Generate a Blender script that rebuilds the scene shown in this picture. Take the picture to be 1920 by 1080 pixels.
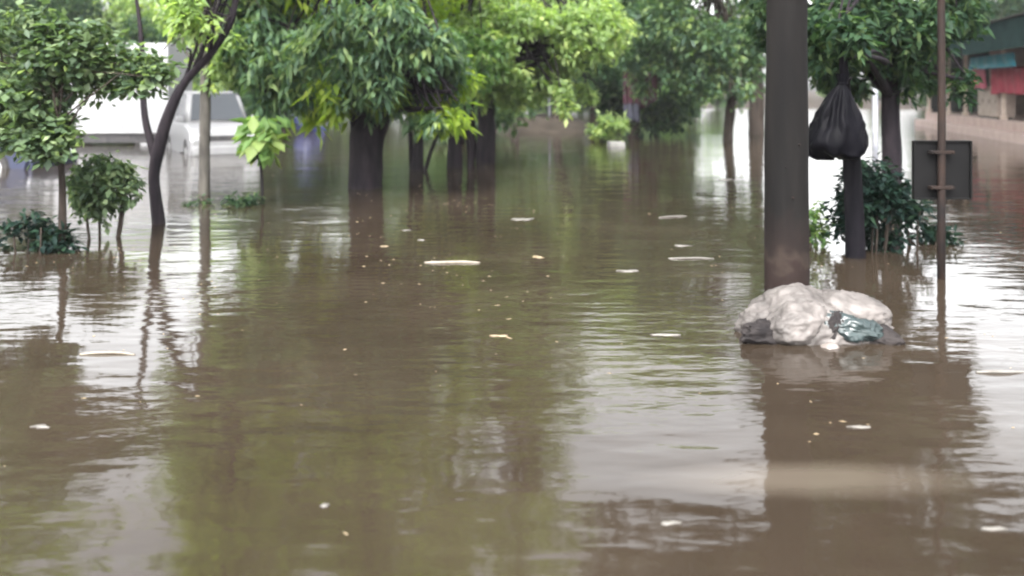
import bpy, bmesh, math, random
import numpy as np
from mathutils import Vector, Matrix, noise

sc = bpy.context.scene
C = sc.collection
for o in list(bpy.data.objects):
    bpy.data.objects.remove(o)

# ------------------------------------------------------------------ camera
F_PX, HOR, CAM_H = 1660.0, 170.0, 1.6          # focal length in photo pixels, horizon row, eye height over the water
cam_d = bpy.data.cameras.new('camera')
cam = bpy.data.objects.new('camera', cam_d)
C.objects.link(cam)
cam.location = (0, 0, CAM_H)
cam.rotation_euler = (math.radians(90), 0, 0)
cam_d.sensor_width = 36
cam_d.lens = 36 * F_PX / 1920
cam_d.shift_y = -(540 - HOR) / 1920
cam_d.clip_start = 0.05
cam_d.clip_end = 4000
cam_d.dof.use_dof = True
cam_d.dof.focus_distance = 6.0
cam_d.dof.aperture_fstop = 1.15
sc.camera = cam

# ------------------------------------------------------------------ sky, sun, exposure
SUN_EL, SUN_AZ = 48, 195
world = bpy.data.worlds.new('World')
sc.world = world
world.use_nodes = True
wn, wl = world.node_tree.nodes, world.node_tree.links
wn.clear()
w_out = wn.new('ShaderNodeOutputWorld')
w_bg = wn.new('ShaderNodeBackground')
w_sky = wn.new('ShaderNodeTexSky')
w_sky.sky_type = 'NISHITA'
w_sky.sun_disc = False
w_sky.sun_elevation = math.radians(SUN_EL)
w_sky.sun_rotation = math.radians(SUN_AZ)
w_sky.dust_density = 4.0
w_hsv = wn.new('ShaderNodeHueSaturation')      # overcast: the cloud sheet takes nearly all blue out of the sky
w_hsv.inputs['Saturation'].default_value = 0.10
w_bg.inputs['Strength'].default_value = 0.148
wl.new(w_sky.outputs[0], w_hsv.inputs['Color'])
wl.new(w_hsv.outputs[0], w_bg.inputs['Color'])
wl.new(w_bg.outputs[0], w_out.inputs['Surface'])

sun_d = bpy.data.lights.new('sun', 'SUN')
sun_d.energy = 1.35
sun_d.angle = math.radians(25)
sun_d.color = (1.0, 0.97, 0.92)
sun = bpy.data.objects.new('sun', sun_d)
C.objects.link(sun)
sun.location = (0, 0, 40)
az = math.radians(SUN_AZ)
el = math.radians(SUN_EL)
sdir = Vector((math.sin(az) * math.cos(el), math.cos(az) * math.cos(el), math.sin(el)))
sun.rotation_euler = sdir.to_track_quat('Z', 'Y').to_euler()

sc.view_settings.view_transform = 'Standard'
sc.view_settings.look = 'None'
sc.view_settings.exposure = 2.6
sc.view_settings.gamma = 1.0
sc.render.film_transparent = False
sc.cycles.use_denoising = True
sc.cycles.filter_width = 2.1
sc.cycles.max_bounces = 8
sc.cycles.diffuse_bounces = 4
sc.cycles.transmission_bounces = 6
sc.cycles.transparent_max_bounces = 8


def P(u, v, Y):
    """world point that the photo shows at pixel (u, v) when it stands Y metres off"""
    return Vector(((u - 960) / F_PX * Y, Y, CAM_H - (v - HOR) / F_PX * Y))


def G(u, v, z=0.0):
    """point of the water (or a level z) seen at pixel (u, v)"""
    Y = (CAM_H - z) * F_PX / (v - HOR)
    return Vector(((u - 960) / F_PX * Y, Y, z))


# ------------------------------------------------------------------ materials
def mat(name):
    m = bpy.data.materials.new(name)
    m.use_nodes = True
    return m, m.node_tree.nodes, m.node_tree.links, m.node_tree.nodes['Principled BSDF']


def ramp(nodes, cols, pos=None):
    r = nodes.new('ShaderNodeValToRGB')
    e = r.color_ramp.elements
    n = len(cols)
    while len(e) < n:
        e.new(0.5)
    for i, c in enumerate(cols):
        e[i].position = pos[i] if pos else i / (n - 1)
        e[i].color = (*c, 1)
    return r


def leaf_mat(name, cols, trans=0.4, rough=0.5, gloss=0.3):
    m, n, l, b = mat(name)
    a = n.new('ShaderNodeAttribute')
    a.attribute_name = 'leafvar'
    r = ramp(n, cols)
    l.new(a.outputs['Fac'], r.inputs[0])
    l.new(r.outputs[0], b.inputs['Base Color'])
    b.inputs['Roughness'].default_value = rough
    b.inputs['Specular IOR Level'].default_value = gloss
    t = n.new('ShaderNodeBsdfTranslucent')
    g = n.new('ShaderNodeMix')
    g.data_type = 'RGBA'
    g.blend_type = 'MULTIPLY'
    g.inputs[0].default_value = 1
    g.inputs[7].default_value = (1.4, 1.5, 0.75, 1)
    l.new(r.outputs[0], g.inputs[6])
    l.new(g.outputs[2], t.inputs['Color'])
    mx = n.new('ShaderNodeMixShader')
    mx.inputs[0].default_value = trans
    l.new(b.outputs[0], mx.inputs[1])
    l.new(t.outputs[0], mx.inputs[2])
    l.new(mx.outputs[0], n['Material Output'].inputs['Surface'])
    return m


def noisy(name, c0, c1, scale=6, rough=0.7, bump=0.3, dist=0.01, stretch=(1, 1, 1), metallic=0, detail=6, spec=0.5, lo=0.35, hi=0.65):
    m, n, l, b = mat(name)
    tc = n.new('ShaderNodeTexCoord')
    mp = n.new('ShaderNodeMapping')
    mp.inputs['Scale'].default_value = stretch
    l.new(tc.outputs['Object'], mp.inputs[0])
    t = n.new('ShaderNodeTexNoise')
    t.inputs['Scale'].default_value = scale
    t.inputs['Detail'].default_value = detail
    t.inputs['Roughness'].default_value = 0.62
    l.new(mp.outputs[0], t.inputs['Vector'])
    r = ramp(n, [c0, c1], [lo, hi])
    l.new(t.outputs['Fac'], r.inputs[0])
    l.new(r.outputs[0], b.inputs['Base Color'])
    b.inputs['Roughness'].default_value = rough
    b.inputs['Metallic'].default_value = metallic
    b.inputs['Specular IOR Level'].default_value = spec
    if bump:
        bp = n.new('ShaderNodeBump')
        bp.inputs['Strength'].default_value = bump
        bp.inputs['Distance'].default_value = dist
        l.new(t.outputs['Fac'], bp.inputs['Height'])
        l.new(bp.outputs[0], b.inputs['Normal'])
    return m


M = {}
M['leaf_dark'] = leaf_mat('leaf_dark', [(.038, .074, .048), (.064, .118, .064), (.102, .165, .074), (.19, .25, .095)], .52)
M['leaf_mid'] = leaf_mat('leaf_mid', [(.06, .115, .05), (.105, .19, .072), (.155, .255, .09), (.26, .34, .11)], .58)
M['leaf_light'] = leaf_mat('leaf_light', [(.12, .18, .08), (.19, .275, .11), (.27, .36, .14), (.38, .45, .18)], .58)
M['leaf_round'] = leaf_mat('leaf_round', [(.042, .072, .042), (.072, .115, .06), (.12, .175, .088), (.23, .29, .155)], .5)
M['leaf_sapling'] = leaf_mat('leaf_sapling', [(.07, .14, .05), (.13, .23, .075), (.20, .31, .10), (.32, .38, .14)], .5)
M['leaf_far'] = leaf_mat('leaf_far', [(.04, .075, .042), (.065, .115, .055), (.095, .155, .07), (.14, .20, .085)], .45, .6, .2)
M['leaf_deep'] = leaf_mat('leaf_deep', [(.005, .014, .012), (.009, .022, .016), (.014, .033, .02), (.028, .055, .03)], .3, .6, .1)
M['leaf_glow'] = leaf_mat('leaf_glow', [(.13, .20, .035), (.19, .275, .045), (.26, .34, .055), (.34, .41, .075)], .74)  # brighter leaf copy: the backlit look of the crowns is put into its colour
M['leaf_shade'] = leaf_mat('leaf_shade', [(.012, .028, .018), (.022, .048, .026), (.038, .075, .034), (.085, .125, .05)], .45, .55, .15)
M['bark_dark'] = noisy('bark_dark', (0.0056, 0.0045, 0.0066), (0.0182, 0.0140, 0.0168), 9, .85, .9, .03, (1, 1, .22), spec=.12)
M['bark_brown'] = noisy('bark_brown', (0.0140, 0.0110, 0.0095), (0.0425, 0.0330, 0.0270), 9, .85, .9, .02, (1, 1, .22), spec=.12)
M['bark_grey'] = noisy('bark_grey', (0.0300, 0.0276, 0.0252), (0.0780, 0.0720, 0.0630), 8, .85, .7, .02, (1, 1, .25), spec=.12)
M['white_paint'] = noisy('white_paint', (0.1764, 0.1764, 0.1840), (0.2016, 0.2016, 0.2066), 3, .35, .03, .002)
M['white_box'] = noisy('white_box', (0.2331, 0.2331, 0.2457), (0.2646, 0.2646, 0.2741), 1.2, .4, .03, .002)
M['navy_paint'] = noisy('navy_paint', (0.0096, 0.0128, 0.0320), (0.0160, 0.0208, 0.0480), 3, .28, .02, .002)
M['rubber'] = noisy('rubber', (.012, .012, .013), (.03, .028, .027), 12, .85, .2)
M['dark_metal'] = noisy('dark_metal', (.02, .02, .023), (.055, .05, .05), 10, .55, .2, .004, metallic=.2)
M['rim_metal'] = noisy('rim_metal', (.35, .35, .36), (.5, .5, .5), 10, .35, .1, .003, metallic=.8)
M['lamp_glass'] = noisy('lamp_glass', (.30, .31, .33), (.5, .5, .52), 14, .12, .1, .003)
M['tail_red'] = noisy('tail_red', (.25, .01, .01), (.4, .02, .02), 14, .2, .1, .003)
m, n, l, b = mat('car_glass')
b.inputs['Base Color'].default_value = (.03, .034, .04, 1)
b.inputs['Roughness'].default_value = .1
b.inputs['Specular IOR Level'].default_value = .4
M['car_glass'] = m


# ------------------------------------------------------------------ mesh helpers
def link(name, me, material, parent=None):
    o = bpy.data.objects.new(name, me)
    if material is not None and not me.materials:
        me.materials.append(M[material] if isinstance(material, str) else material)
    C.objects.link(o)
    if parent:
        o.parent = parent
        o.matrix_parent_inverse = Matrix.Identity(4)
    return o


def pymesh(name, verts, faces, smooth=True):
    me = bpy.data.meshes.new(name)
    me.from_pydata([tuple(v) for v in verts], [], faces)
    me.validate()
    if smooth:
        me.polygons.foreach_set('use_smooth', [True] * len(me.polygons))
    me.update()
    return me


def bm_mesh(name, bm, smooth=False):
    bmesh.ops.recalc_face_normals(bm, faces=bm.faces)
    me = bpy.data.meshes.new(name)
    bm.to_mesh(me)
    bm.free()
    if smooth:
        me.polygons.foreach_set('use_smooth', [True] * len(me.polygons))
    return me


def empty(name, loc=(0, 0, 0), rz=0):
    o = bpy.data.objects.new(name, None)
    C.objects.link(o)
    o.empty_display_size = .3
    o.location = loc
    o.rotation_euler = (0, 0, rz)
    return o


def tag(o, label=None, cat=None, group=None, kind=None):
    if label:
        o['label'] = label
    if cat:
        o['category'] = cat
    if group:
        o['group'] = group
    if kind:
        o['kind'] = kind
    return o


def box_bm(x0, x1, y0, y1, z0, z1, bev=0.0, bm=None):
    bm2 = bmesh.new()
    bmesh.ops.create_cube(bm2, size=1)
    for v in bm2.verts:
        v.co = Vector(((x0 + x1) / 2 + v.co.x * (x1 - x0), (y0 + y1) / 2 + v.co.y * (y1 - y0), (z0 + z1) / 2 + v.co.z * (z1 - z0)))
    if bev:
        bmesh.ops.bevel(bm2, geom=bm2.edges[:], offset=bev, segments=2, affect='EDGES', profile=.6)
    if bm is None:
        return bm2
    me = bpy.data.meshes.new('t')
    bm2.to_mesh(me)
    bm2.free()
    bm.from_mesh(me)
    bpy.data.meshes.remove(me)
    return bm


def box(name, x0, x1, y0, y1, z0, z1, material, parent=None, bev=0.0):
    return link(name, bm_mesh(name, box_bm(x0, x1, y0, y1, z0, z1, bev)), material, parent)


def tube_arrays(path, radii, sides=10, rough=0.0, seed=0, cap=True, lobes=0.0):
    """tapered tube along a path; returns verts, faces"""
    path = [Vector(p) for p in path]
    V, Fc = [], []
    n = len(path)
    t0 = (path[1] - path[0]).normalized()
    ref = Vector((1, 0, 0)) if abs(t0.x) < .8 else Vector((0, 1, 0))
    for i, p in enumerate(path):
        t = (path[min(i + 1, n - 1)] - path[max(i - 1, 0)]).normalized()
        a = (ref - t * ref.dot(t)).normalized()
        ref = a
        b_ = t.cross(a)
        for k in range(sides):
            th = 2 * math.pi * k / sides
            r = radii[i]
            if rough:
                r *= 1 + rough * noise.noise(Vector((math.cos(th) * 1.4 + seed, math.sin(th) * 1.4, p.z * 1.7 + seed * 3)))
                r *= 1 + rough * .5 * noise.noise(Vector((math.cos(th) * 4 + seed, math.sin(th) * 4, p.z * 3)))
            if lobes:
                r *= 1 + lobes * math.cos(5 * th + seed) * max(0, 1 - i / 3)
            V.append(p + (a * math.cos(th) + b_ * math.sin(th)) * r)
    for i in range(n - 1):
        for k in range(sides):
            k2 = (k + 1) % sides
            Fc.append((i * sides + k, i * sides + k2, (i + 1) * sides + k2, (i + 1) * sides + k))
    if cap:
        Fc.append(tuple(range(sides))[::-1])
        Fc.append(tuple((n - 1) * sides + k for k in range(sides)))
    return V, Fc


def join_arrays(parts):
    V, Fc = [], []
    for v, f in parts:
        k = len(V)
        V += v
        Fc += [tuple(i + k for i in q) for q in f]
    return V, Fc


def smooth_path(pts, radii, sub=4):
    """Catmull-Rom through the points"""
    pts = [Vector(p) for p in pts]
    P_, R_ = [], []
    n = len(pts)
    for i in range(n - 1):
        p0, p1, p2, p3 = pts[max(i - 1, 0)], pts[i], pts[i + 1], pts[min(i + 2, n - 1)]
        for k in range(sub):
            t = k / sub
            P_.append(.5 * ((2 * p1) + (p2 - p0) * t + (2 * p0 - 5 * p1 + 4 * p2 - p3) * t * t + (3 * p1 - p0 - 3 * p2 + p3) * t ** 3))
            R_.append(radii[i] * (1 - t) + radii[i + 1] * t)
    P_.append(pts[-1])
    R_.append(radii[-1])
    return P_, R_


def leaf_mesh(name, base, dirs, L, W, var, rng, fold=.12, wide=.45):
    """one mesh of folded leaf blades; base (N,3), dirs (N,3) unit, L, W (N,)"""
    N = len(base)
    up = np.zeros((N, 3))
    up[:, 2] = 1
    up += rng.normal(0, .35, (N, 3))
    side = np.cross(dirs, up)
    side /= np.linalg.norm(side, axis=1, keepdims=True) + 1e-9
    nrm = np.cross(side, dirs)
    l = L[:, None]
    w = W[:, None]
    v = np.empty((N, 5, 3))
    v[:, 0] = base
    v[:, 1] = base + dirs * l * wide + side * w * .5
    tip = base + dirs * l - nrm * l * .14
    v[:, 2] = tip
    v[:, 3] = base + dirs * l * (wide + .05) - nrm * w * fold * 2
    v[:, 4] = base + dirs * l * wide - side * w * .5
    idx = np.array([0, 1, 2, 3, 0, 3, 2, 4])[None, :] + (np.arange(N) * 5)[:, None]
    me = bpy.data.meshes.new(name)
    me.vertices.add(N * 5)
    me.vertices.foreach_set('co', v.reshape(-1).astype(np.float32))
    me.loops.add(N * 8)
    me.loops.foreach_set('vertex_index', idx.reshape(-1).astype(np.int32))
    me.polygons.add(N * 2)
    me.polygons.foreach_set('loop_start', (np.arange(N * 2) * 4).astype(np.int32))
    a = me.attributes.new('leafvar', 'FLOAT', 'FACE')
    a.data.foreach_set('value', np.repeat(np.clip(var, 0, 1), 2).astype(np.float32))
    me.update(calc_edges=True)
    return me


def blob_clumps(blobs, rng, gap=0.08, gscale=.9):
    """clump centres spread through ellipsoids, with noise-cut gaps; (center, radii, count)"""
    out = []
    for c, r, cnt in [q[:3] for q in blobs]:
        k = 0
        tries = 0
        while k < cnt and tries < cnt * 6:
            tries += 1
            d = rng.normal(0, 1, 3)
            d /= np.linalg.norm(d)
            q = rng.random() ** (1 / 2.4)
            p = np.array(c) + d * q * np.array(r)
            if noise.noise(Vector(p) * gscale) < gap - .1 or p[2] < .35:
                continue
            out.append(p)
            k += 1
    return np.array(out)


def crown_mesh(name, clumps, rng, per=10, L=.16, W=.06, droop=.5, spread=.06, hue=0.0, wide=.45):
    N = len(clumps) * per
    c = np.repeat(clumps, per, axis=0)
    cv = np.repeat(rng.normal(.44 + hue, .21, len(clumps)), per)
    dirs = rng.normal(0, 1, (N, 3))
    dirs[:, 2] = dirs[:, 2] * .6 - droop
    dirs /= np.linalg.norm(dirs, axis=1, keepdims=True)
    base = c + rng.normal(0, spread, (N, 3)) + dirs * .02
    Ls = L * rng.uniform(.45, 1.3, N)
    Ws = W * rng.uniform(.75, 1.25, N)
    return leaf_mesh(name, base, dirs, Ls, Ws, cv + rng.normal(0, .2, N), rng, wide=wide)


def tree(name, label, cat, group, trunk_pts, trunk_r, blobs, leaf='leaf_mid', bark='bark_dark', per=10, L=.16, W=.06, droop=.5,
         limbs=5, twigs=60, spread=.06, seed=1, extra_limbs=(), sides=14, hue=0.0, gap=0.06, gscale=.9, wide=.45, lobes=.12, limb_r=.5, crown_name='crown'):
    rng = np.random.default_rng(seed)
    rnd = random.Random(seed)
    base = Vector(trunk_pts[0])
    root = empty(name, (base.x, base.y, 0))
    tag(root, label, cat, group)
    off = Vector((base.x, base.y, 0))
    pts, rad = smooth_path(trunk_pts, trunk_r, 5)
    V, Fc = tube_arrays(pts, rad, sides, .16, seed, lobes=lobes)
    V = [v - off for v in V]
    tr = link('trunk', pymesh(name + '_trunk', V, Fc), bark, root)
    for e_pts, e_r in extra_limbs:
        p2, r2 = smooth_path(e_pts, e_r, 5)
        v2, f2 = tube_arrays(p2, r2, 9, .14, seed + 5)
        link('limb', pymesh(name + '_limb', [v - off for v in v2], f2), bark, root)
    clumps = blob_clumps([q for q in blobs if len(q) == 3], rng, gap, gscale)
    alt = [q for q in blobs if len(q) == 4]
    parts = []
    ends = []
    top = len(pts) - 1
    for c, r, cnt in [q[:3] for q in blobs]:
        for k in range(limbs):
            i = rnd.randint(int(top * .55), top)
            s = pts[i]
            d = Vector((rnd.gauss(0, 1), rnd.gauss(0, 1), rnd.gauss(0, .8))).normalized()
            e = Vector(c) + Vector((d.x * r[0], d.y * r[1], d.z * r[2])) * rnd.uniform(.3, .8)
            mid = s.lerp(e, .45) + Vector((rnd.gauss(0, .12), rnd.gauss(0, .12), abs(rnd.gauss(.15, .15))))
            r0 = max(.012, min(rad[i] * limb_r, .12))
            p2, r2 = smooth_path([s, mid, e], [r0, r0 * .55, r0 * .16 + .003], 4)
            parts.append(tube_arrays(p2, r2, 6, .1, seed + k))
            ends += p2[3:]
    if ends and len(clumps):
        ea = np.array([tuple(e) for e in ends])
        for k in range(twigs):
            p = clumps[rnd.randrange(len(clumps))]
            j = int(np.argmin(((ea - p) ** 2).sum(1)))
            s = Vector(ea[j])
            e = Vector(p)
            if (e - s).length > 2.2:
                continue
            mid = s.lerp(e, .5) + Vector((0, 0, .06))
            parts.append(tube_arrays([s, mid, e], [.012, .008, .004], 4))
    if parts:
        V, Fc = join_arrays(parts)
        link('branches', pymesh(name + '_branches', [v - off for v in V], Fc), bark, root)
    if len(clumps):
        me = crown_mesh(name + '_crown', clumps - np.array(off), rng, per, L, W, droop, spread, hue, wide)
        tag(link(crown_name, me, leaf, root), kind='stuff')
    if alt:
        cl2 = blob_clumps([q[:3] for q in alt], rng, gap, gscale)
        me = crown_mesh(name + '_upper_crown', cl2 - np.array(off), rng, per, L * 1.15, W * 1.25, droop, spread * 1.6, hue, wide)
        tag(link('upper_crown', me, alt[0][3], root), kind='stuff')
    return root


# ------------------------------------------------------------------ the setting: ground and flood water
def ground_h(x, y):
    h = -.55
    d = math.hypot(x - 2, y - 5)
    h += 1.25 * min(1, max(0, (d - 62) / 30)) ** 1.3                                   # land beyond the flood
    b = math.exp(-((x - 1.3) / 2.5) ** 4 - ((y - 39) / 6.5) ** 4)                       # mud bank among the far trunks
    h += 1.1 * b
    return h + .14 * b * noise.noise(Vector((x * .9, y * .9, 8))) + .08 * noise.noise(Vector((x * .25, y * .25, 0))) + .03 * noise.noise(Vector((x * 1.1, y * 1.1, 3)))


def graded(a, b_, fine0, fine1, step, n_out):
    xs = list(np.arange(fine0, fine1 + .01, step))
    lo = [fine0 - (fine0 - a) * ((k / n_out) ** 2.2) for k in range(n_out, 0, -1)]
    hi = [fine1 + (b_ - fine1) * ((k / n_out) ** 2.2) for k in range(1, n_out + 1)]
    return lo + xs + hi


gx = graded(-1500, 1500, -34, 34, 1.0, 16)
gy = graded(-300, 2500, 22, 60, 1.0, 16)
V = [(x, y, ground_h(x, y)) for y in gy for x in gx]
nx = len(gx)
Fc = [(j * nx + i, j * nx + i + 1, (j + 1) * nx + i + 1, (j + 1) * nx + i) for j in range(len(gy) - 1) for i in range(nx - 1)]
M['mud'] = noisy('mud', (0.0192, 0.0156, 0.0126), (0.0450, 0.0360, 0.0288), 1.5, 1, .4, .05, spec=.1)
tag(link('ground', pymesh('ground', V, Fc), 'mud'), 'brown mud ground and low bank beyond the flood water', 'ground', kind='structure')

# flood water: opaque silt-laden water with a mirror skin and wind ripples
m, n, l, b = mat('flood_water')
tc = n.new('ShaderNodeTexCoord')


def tex(scale, stretch, detail=4, rough=.55, loc=(0, 0, 0)):
    mp = n.new('ShaderNodeMapping')
    mp.inputs['Scale'].default_value = stretch
    mp.inputs['Location'].default_value = loc
    l.new(tc.outputs['Object'], mp.inputs[0])
    t = n.new('ShaderNodeTexNoise')
    t.inputs['Scale'].default_value = scale
    t.inputs['Detail'].default_value = detail
    t.inputs['Roughness'].default_value = rough
    l.new(mp.outputs[0], t.inputs['Vector'])
    return t.outputs['Fac']


silt = tex(.55, (1, 1, 1), 5, .6)
r = ramp(n, [(.0185, .0134, .0094), (.0240, .0177, .0125), (.0325, .0246, .0176)], [.3, .5, .72])
l.new(silt, r.inputs[0])
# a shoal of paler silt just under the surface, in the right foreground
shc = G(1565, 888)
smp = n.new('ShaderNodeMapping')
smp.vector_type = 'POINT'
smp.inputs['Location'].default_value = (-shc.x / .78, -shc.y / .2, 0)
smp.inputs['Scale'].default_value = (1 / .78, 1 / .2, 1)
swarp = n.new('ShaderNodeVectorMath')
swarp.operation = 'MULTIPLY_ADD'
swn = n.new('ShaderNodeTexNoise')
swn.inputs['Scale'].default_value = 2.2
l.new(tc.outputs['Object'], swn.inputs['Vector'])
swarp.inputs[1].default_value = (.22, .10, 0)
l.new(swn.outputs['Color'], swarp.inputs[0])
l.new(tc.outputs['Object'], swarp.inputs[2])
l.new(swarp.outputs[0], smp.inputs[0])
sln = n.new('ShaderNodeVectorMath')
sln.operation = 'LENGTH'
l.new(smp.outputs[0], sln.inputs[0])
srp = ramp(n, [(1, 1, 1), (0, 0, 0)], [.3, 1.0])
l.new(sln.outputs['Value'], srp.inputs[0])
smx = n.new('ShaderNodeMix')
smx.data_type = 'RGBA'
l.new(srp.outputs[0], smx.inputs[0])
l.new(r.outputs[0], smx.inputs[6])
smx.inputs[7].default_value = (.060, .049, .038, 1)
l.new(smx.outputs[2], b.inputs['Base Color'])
b.inputs['Roughness'].default_value = .055
b.inputs['IOR'].default_value = 1.34


def math_node(op, a, c):
    q = n.new('ShaderNodeMath')
    q.operation = op
    for i, x in enumerate((a, c)):
        if isinstance(x, (int, float)):
            q.inputs[i].default_value = x
        else:
            l.new(x, q.inputs[i])
    return q.outputs[0]


swell = tex(1.1, (.45, 1, 1), 2, .4)
fine = tex(7.5, (.38, 1, 1), 3, .5, (3, 1, 0))
chop = tex(3.0, (.42, 1, 1), 2, .5, (7, 2, 0))
patch = tex(.5, (.6, 1, 1), 2, .5, (11, 4, 0))
pr = ramp(n, [(.22, .22, .22), (1, 1, 1)], [.38, .62])
l.new(patch, pr.inputs[0])
h = math_node('ADD', math_node('MULTIPLY', swell, .012), math_node('ADD', math_node('MULTIPLY', chop, .0085), math_node('MULTIPLY', math_node('MULTIPLY', fine, .0078), pr.outputs[0])))
bp = n.new('ShaderNodeBump')
bp.inputs['Strength'].default_value = 1.0
bp.inputs['Distance'].default_value = 1.0
l.new(h, bp.inputs['Height'])
l.new(bp.outputs[0], b.inputs['Normal'])
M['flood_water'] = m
wv, wf = [], []
wxs = graded(-420, 420, -20, 20, 4, 6)
wys = graded(-40, 520, 0, 40, 4, 6)
wv = [(x, y, 0) for y in wys for x in wxs]
k = len(wxs)
wf = [(j * k + i, j * k + i + 1, (j + 1) * k + i + 1, (j + 1) * k + i) for j in range(len(wys) - 1) for i in range(k - 1)]
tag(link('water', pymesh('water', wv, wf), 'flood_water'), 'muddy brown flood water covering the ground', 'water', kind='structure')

# ------------------------------------------------------------------ thick pole in the foreground
M['rust_metal'] = noisy('rust_metal', (0.0053, 0.0047, 0.0050), (0.0206, 0.0123, 0.0094), 5, .75, .4, .006, (1, 1, .5), spec=.15)
M['pole_skin'] = noisy('pole_skin', (0.0023, 0.0020, 0.0021), (0.0068, 0.0058, 0.0054), 5, .85, .7, .02, (1, 1, .16), spec=.15)
M['pole_wet'] = noisy('pole_wet', (.030, .020, .018), (.06, .042, .036), 6, .6, .5, .012, (1, 1, .2))
m = M['pole_stained'] = M['pole_skin'].copy()
n, l = m.node_tree.nodes, m.node_tree.links
b = n['Principled BSDF']
tc = n.new('ShaderNodeTexCoord')
sx = n.new('ShaderNodeSeparateXYZ')
l.new(tc.outputs['Object'], sx.inputs[0])
nz = n.new('ShaderNodeTexNoise')
nz.inputs['Scale'].default_value = 7
l.new(tc.outputs['Object'], nz.inputs['Vector'])
ad = n.new('ShaderNodeMath')
ad.operation = 'MULTIPLY_ADD'
ad.inputs[1].default_value = .5
l.new(nz.outputs['Fac'], ad.inputs[0])
l.new(sx.outputs['Z'], ad.inputs[2])
sr = ramp(n, [(1, 1, 1), (0, 0, 0)], [.55, 1.15])
l.new(ad.outputs[0], sr.inputs[0])
mx = n.new('ShaderNodeMix')
mx.data_type = 'RGBA'
old = b.inputs['Base Color'].links[0].from_socket
l.new(sr.outputs[0], mx.inputs[0])
l.new(old, mx.inputs[6])
mx.inputs[7].default_value = (.013, .008, .007, 1)
tl = ramp(n, [(0, 0, 0), (1, 1, 1), (0, 0, 0)], [.56, .62, .74])
l.new(ad.outputs[0], tl.inputs[0])
tf = n.new('ShaderNodeMath')
tf.operation = 'MULTIPLY'
tf.inputs[1].default_value = .4
l.new(tl.outputs[0], tf.inputs[0])
m2 = n.new('ShaderNodeMix')
m2.data_type = 'RGBA'
l.new(tf.outputs[0], m2.inputs[0])
l.new(mx.outputs[2], m2.inputs[6])
m2.inputs[7].default_value = (.036, .027, .021, 1)
l.new(m2.outputs[2], b.inputs['Base Color'])
pb = G(1475, 577)
pole = empty('utility_pole', (pb.x, pb.y, 0))
tag(pole, 'thick dark grey pole standing in the water behind the pale rubbish sack', 'pole')


def pole_seg(name, z0, z1, r0, r1, material, seed):
    k = 9
    pts = [(0, 0, z0 + (z1 - z0) * i / k) for i in range(k + 1)]
    V, Fc = tube_arrays(pts, [r0 + (r1 - r0) * i / k for i in range(k + 1)], 28, .035, seed)
    return link(name, pymesh(name, V, Fc), material, pole)


k = 40
zs = [-.5 + 7.7 * (i / k) ** 1.3 for i in range(k + 1)]
pr_ = [.158 - .010 * min(1, max(0, (z - 1.2) / .5)) - .0055 * max(0, z - 1.7) for z in zs]
V, Fc = tube_arrays([(0, .004 * math.sin(z * 2), z) for z in zs], pr_, 32, .05, 5)
link('shaft', pymesh('pole_shaft', V, Fc), 'pole_stained', pole)
for (a, z) in ((-1.9, 1.05), (-1.3, 1.21), (-1.6, .83)):
    p = Vector((math.cos(a) * .150, math.sin(a) * .150, z))
    V, Fc = tube_arrays([p, p * 1.0 + Vector((math.cos(a) * .022, math.sin(a) * .022, .002))], [.006, .008], 7)
    link('nail', pymesh('nail', V, Fc), 'rust_metal', pole)


# ------------------------------------------------------------------ rubbish sack in front of the pole
def lumpy(name, rad, seed, sub=5, amp=.16, fold=.06, freq=2.2, flat=-1, warp=None):
    bm = bmesh.new()
    crease = lambda q: 1 - min(1, 2.6 * abs(noise.noise(q)))
    bmesh.ops.create_icosphere(bm, subdivisions=sub, radius=1)
    for v in bm.verts:
        d = v.co.normalized()
        s = Vector((seed * 7.3, seed * 1.7, seed * 3.1))
        a = noise.noise(d * freq + s) * amp
        rg = 1 - abs(noise.noise(d * freq * 1.9 + s * 2)) * 2
        a += fold * rg * rg
        a += fold * .55 * (1 - 2 * abs(noise.noise(d * freq * 4.3 + s * 3 + Vector((a, a, a)) * 3)))
        wq = d * freq * 2.6 + s + Vector((noise.noise(d * 5 + s), noise.noise(d * 5 - s), a)) * .8
        a += fold * (.7 * crease(wq) + .28 * crease(wq * 2.1) + .10 * crease(wq * 4.3))
        p = d * (1 + a)
        p = Vector((p.x * rad[0], p.y * rad[1], p.z * rad[2]))
        if warp:
            p = warp(p)
        v.co = p
    return bm_mesh(name, bm, True)


M['sack_plastic'] = noisy('sack_plastic', (.034, .030, .028), (.122, .110, .104), 3.4, .6, .4, .012, spec=.3, lo=.36, hi=.6, detail=9)
M['teal_plastic'] = noisy('teal_plastic', (0.0097, 0.0164, 0.0179), (0.0273, 0.0390, 0.0390), 6, .32, .5, .012)
M['cavity_dark'] = noisy('cavity_dark', (0.0084, 0.0072, 0.0078), (0.0240, 0.0204, 0.0198), 8, .8, .4, .01, spec=.15)  # near-black skin: the shade inside the sack's cavities is put into this colour
M['pale_plastic'] = noisy('pale_plastic', (0.1100, 0.0950, 0.0850), (0.1700, 0.1500, 0.1400), 9, .4, .4, .006)
bg = P(1523, 640, 5.86)
sack = empty('rubbish_sack', (bg.x, bg.y, -.02))
tag(sack, 'crumpled pale plastic rubbish sack with teal patch, in the water before the thick pole', 'rubbish sack')


def sw(p):
    p.z *= 1 + .22 * math.exp(-((p.x + .13) / .15) ** 2)      # peak left of the middle
    return p


def piece(name, rad, seed, loc, rot, material, sub=4, amp=.2, fold=.08, freq=1.7, label=None, warp=None):
    o = link(name, lumpy(name, rad, seed, sub, amp, fold, freq, warp=warp), material, sack)
    o.location = loc
    o.rotation_euler = rot
    if label:
        tag(o, label)
    return o


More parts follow.
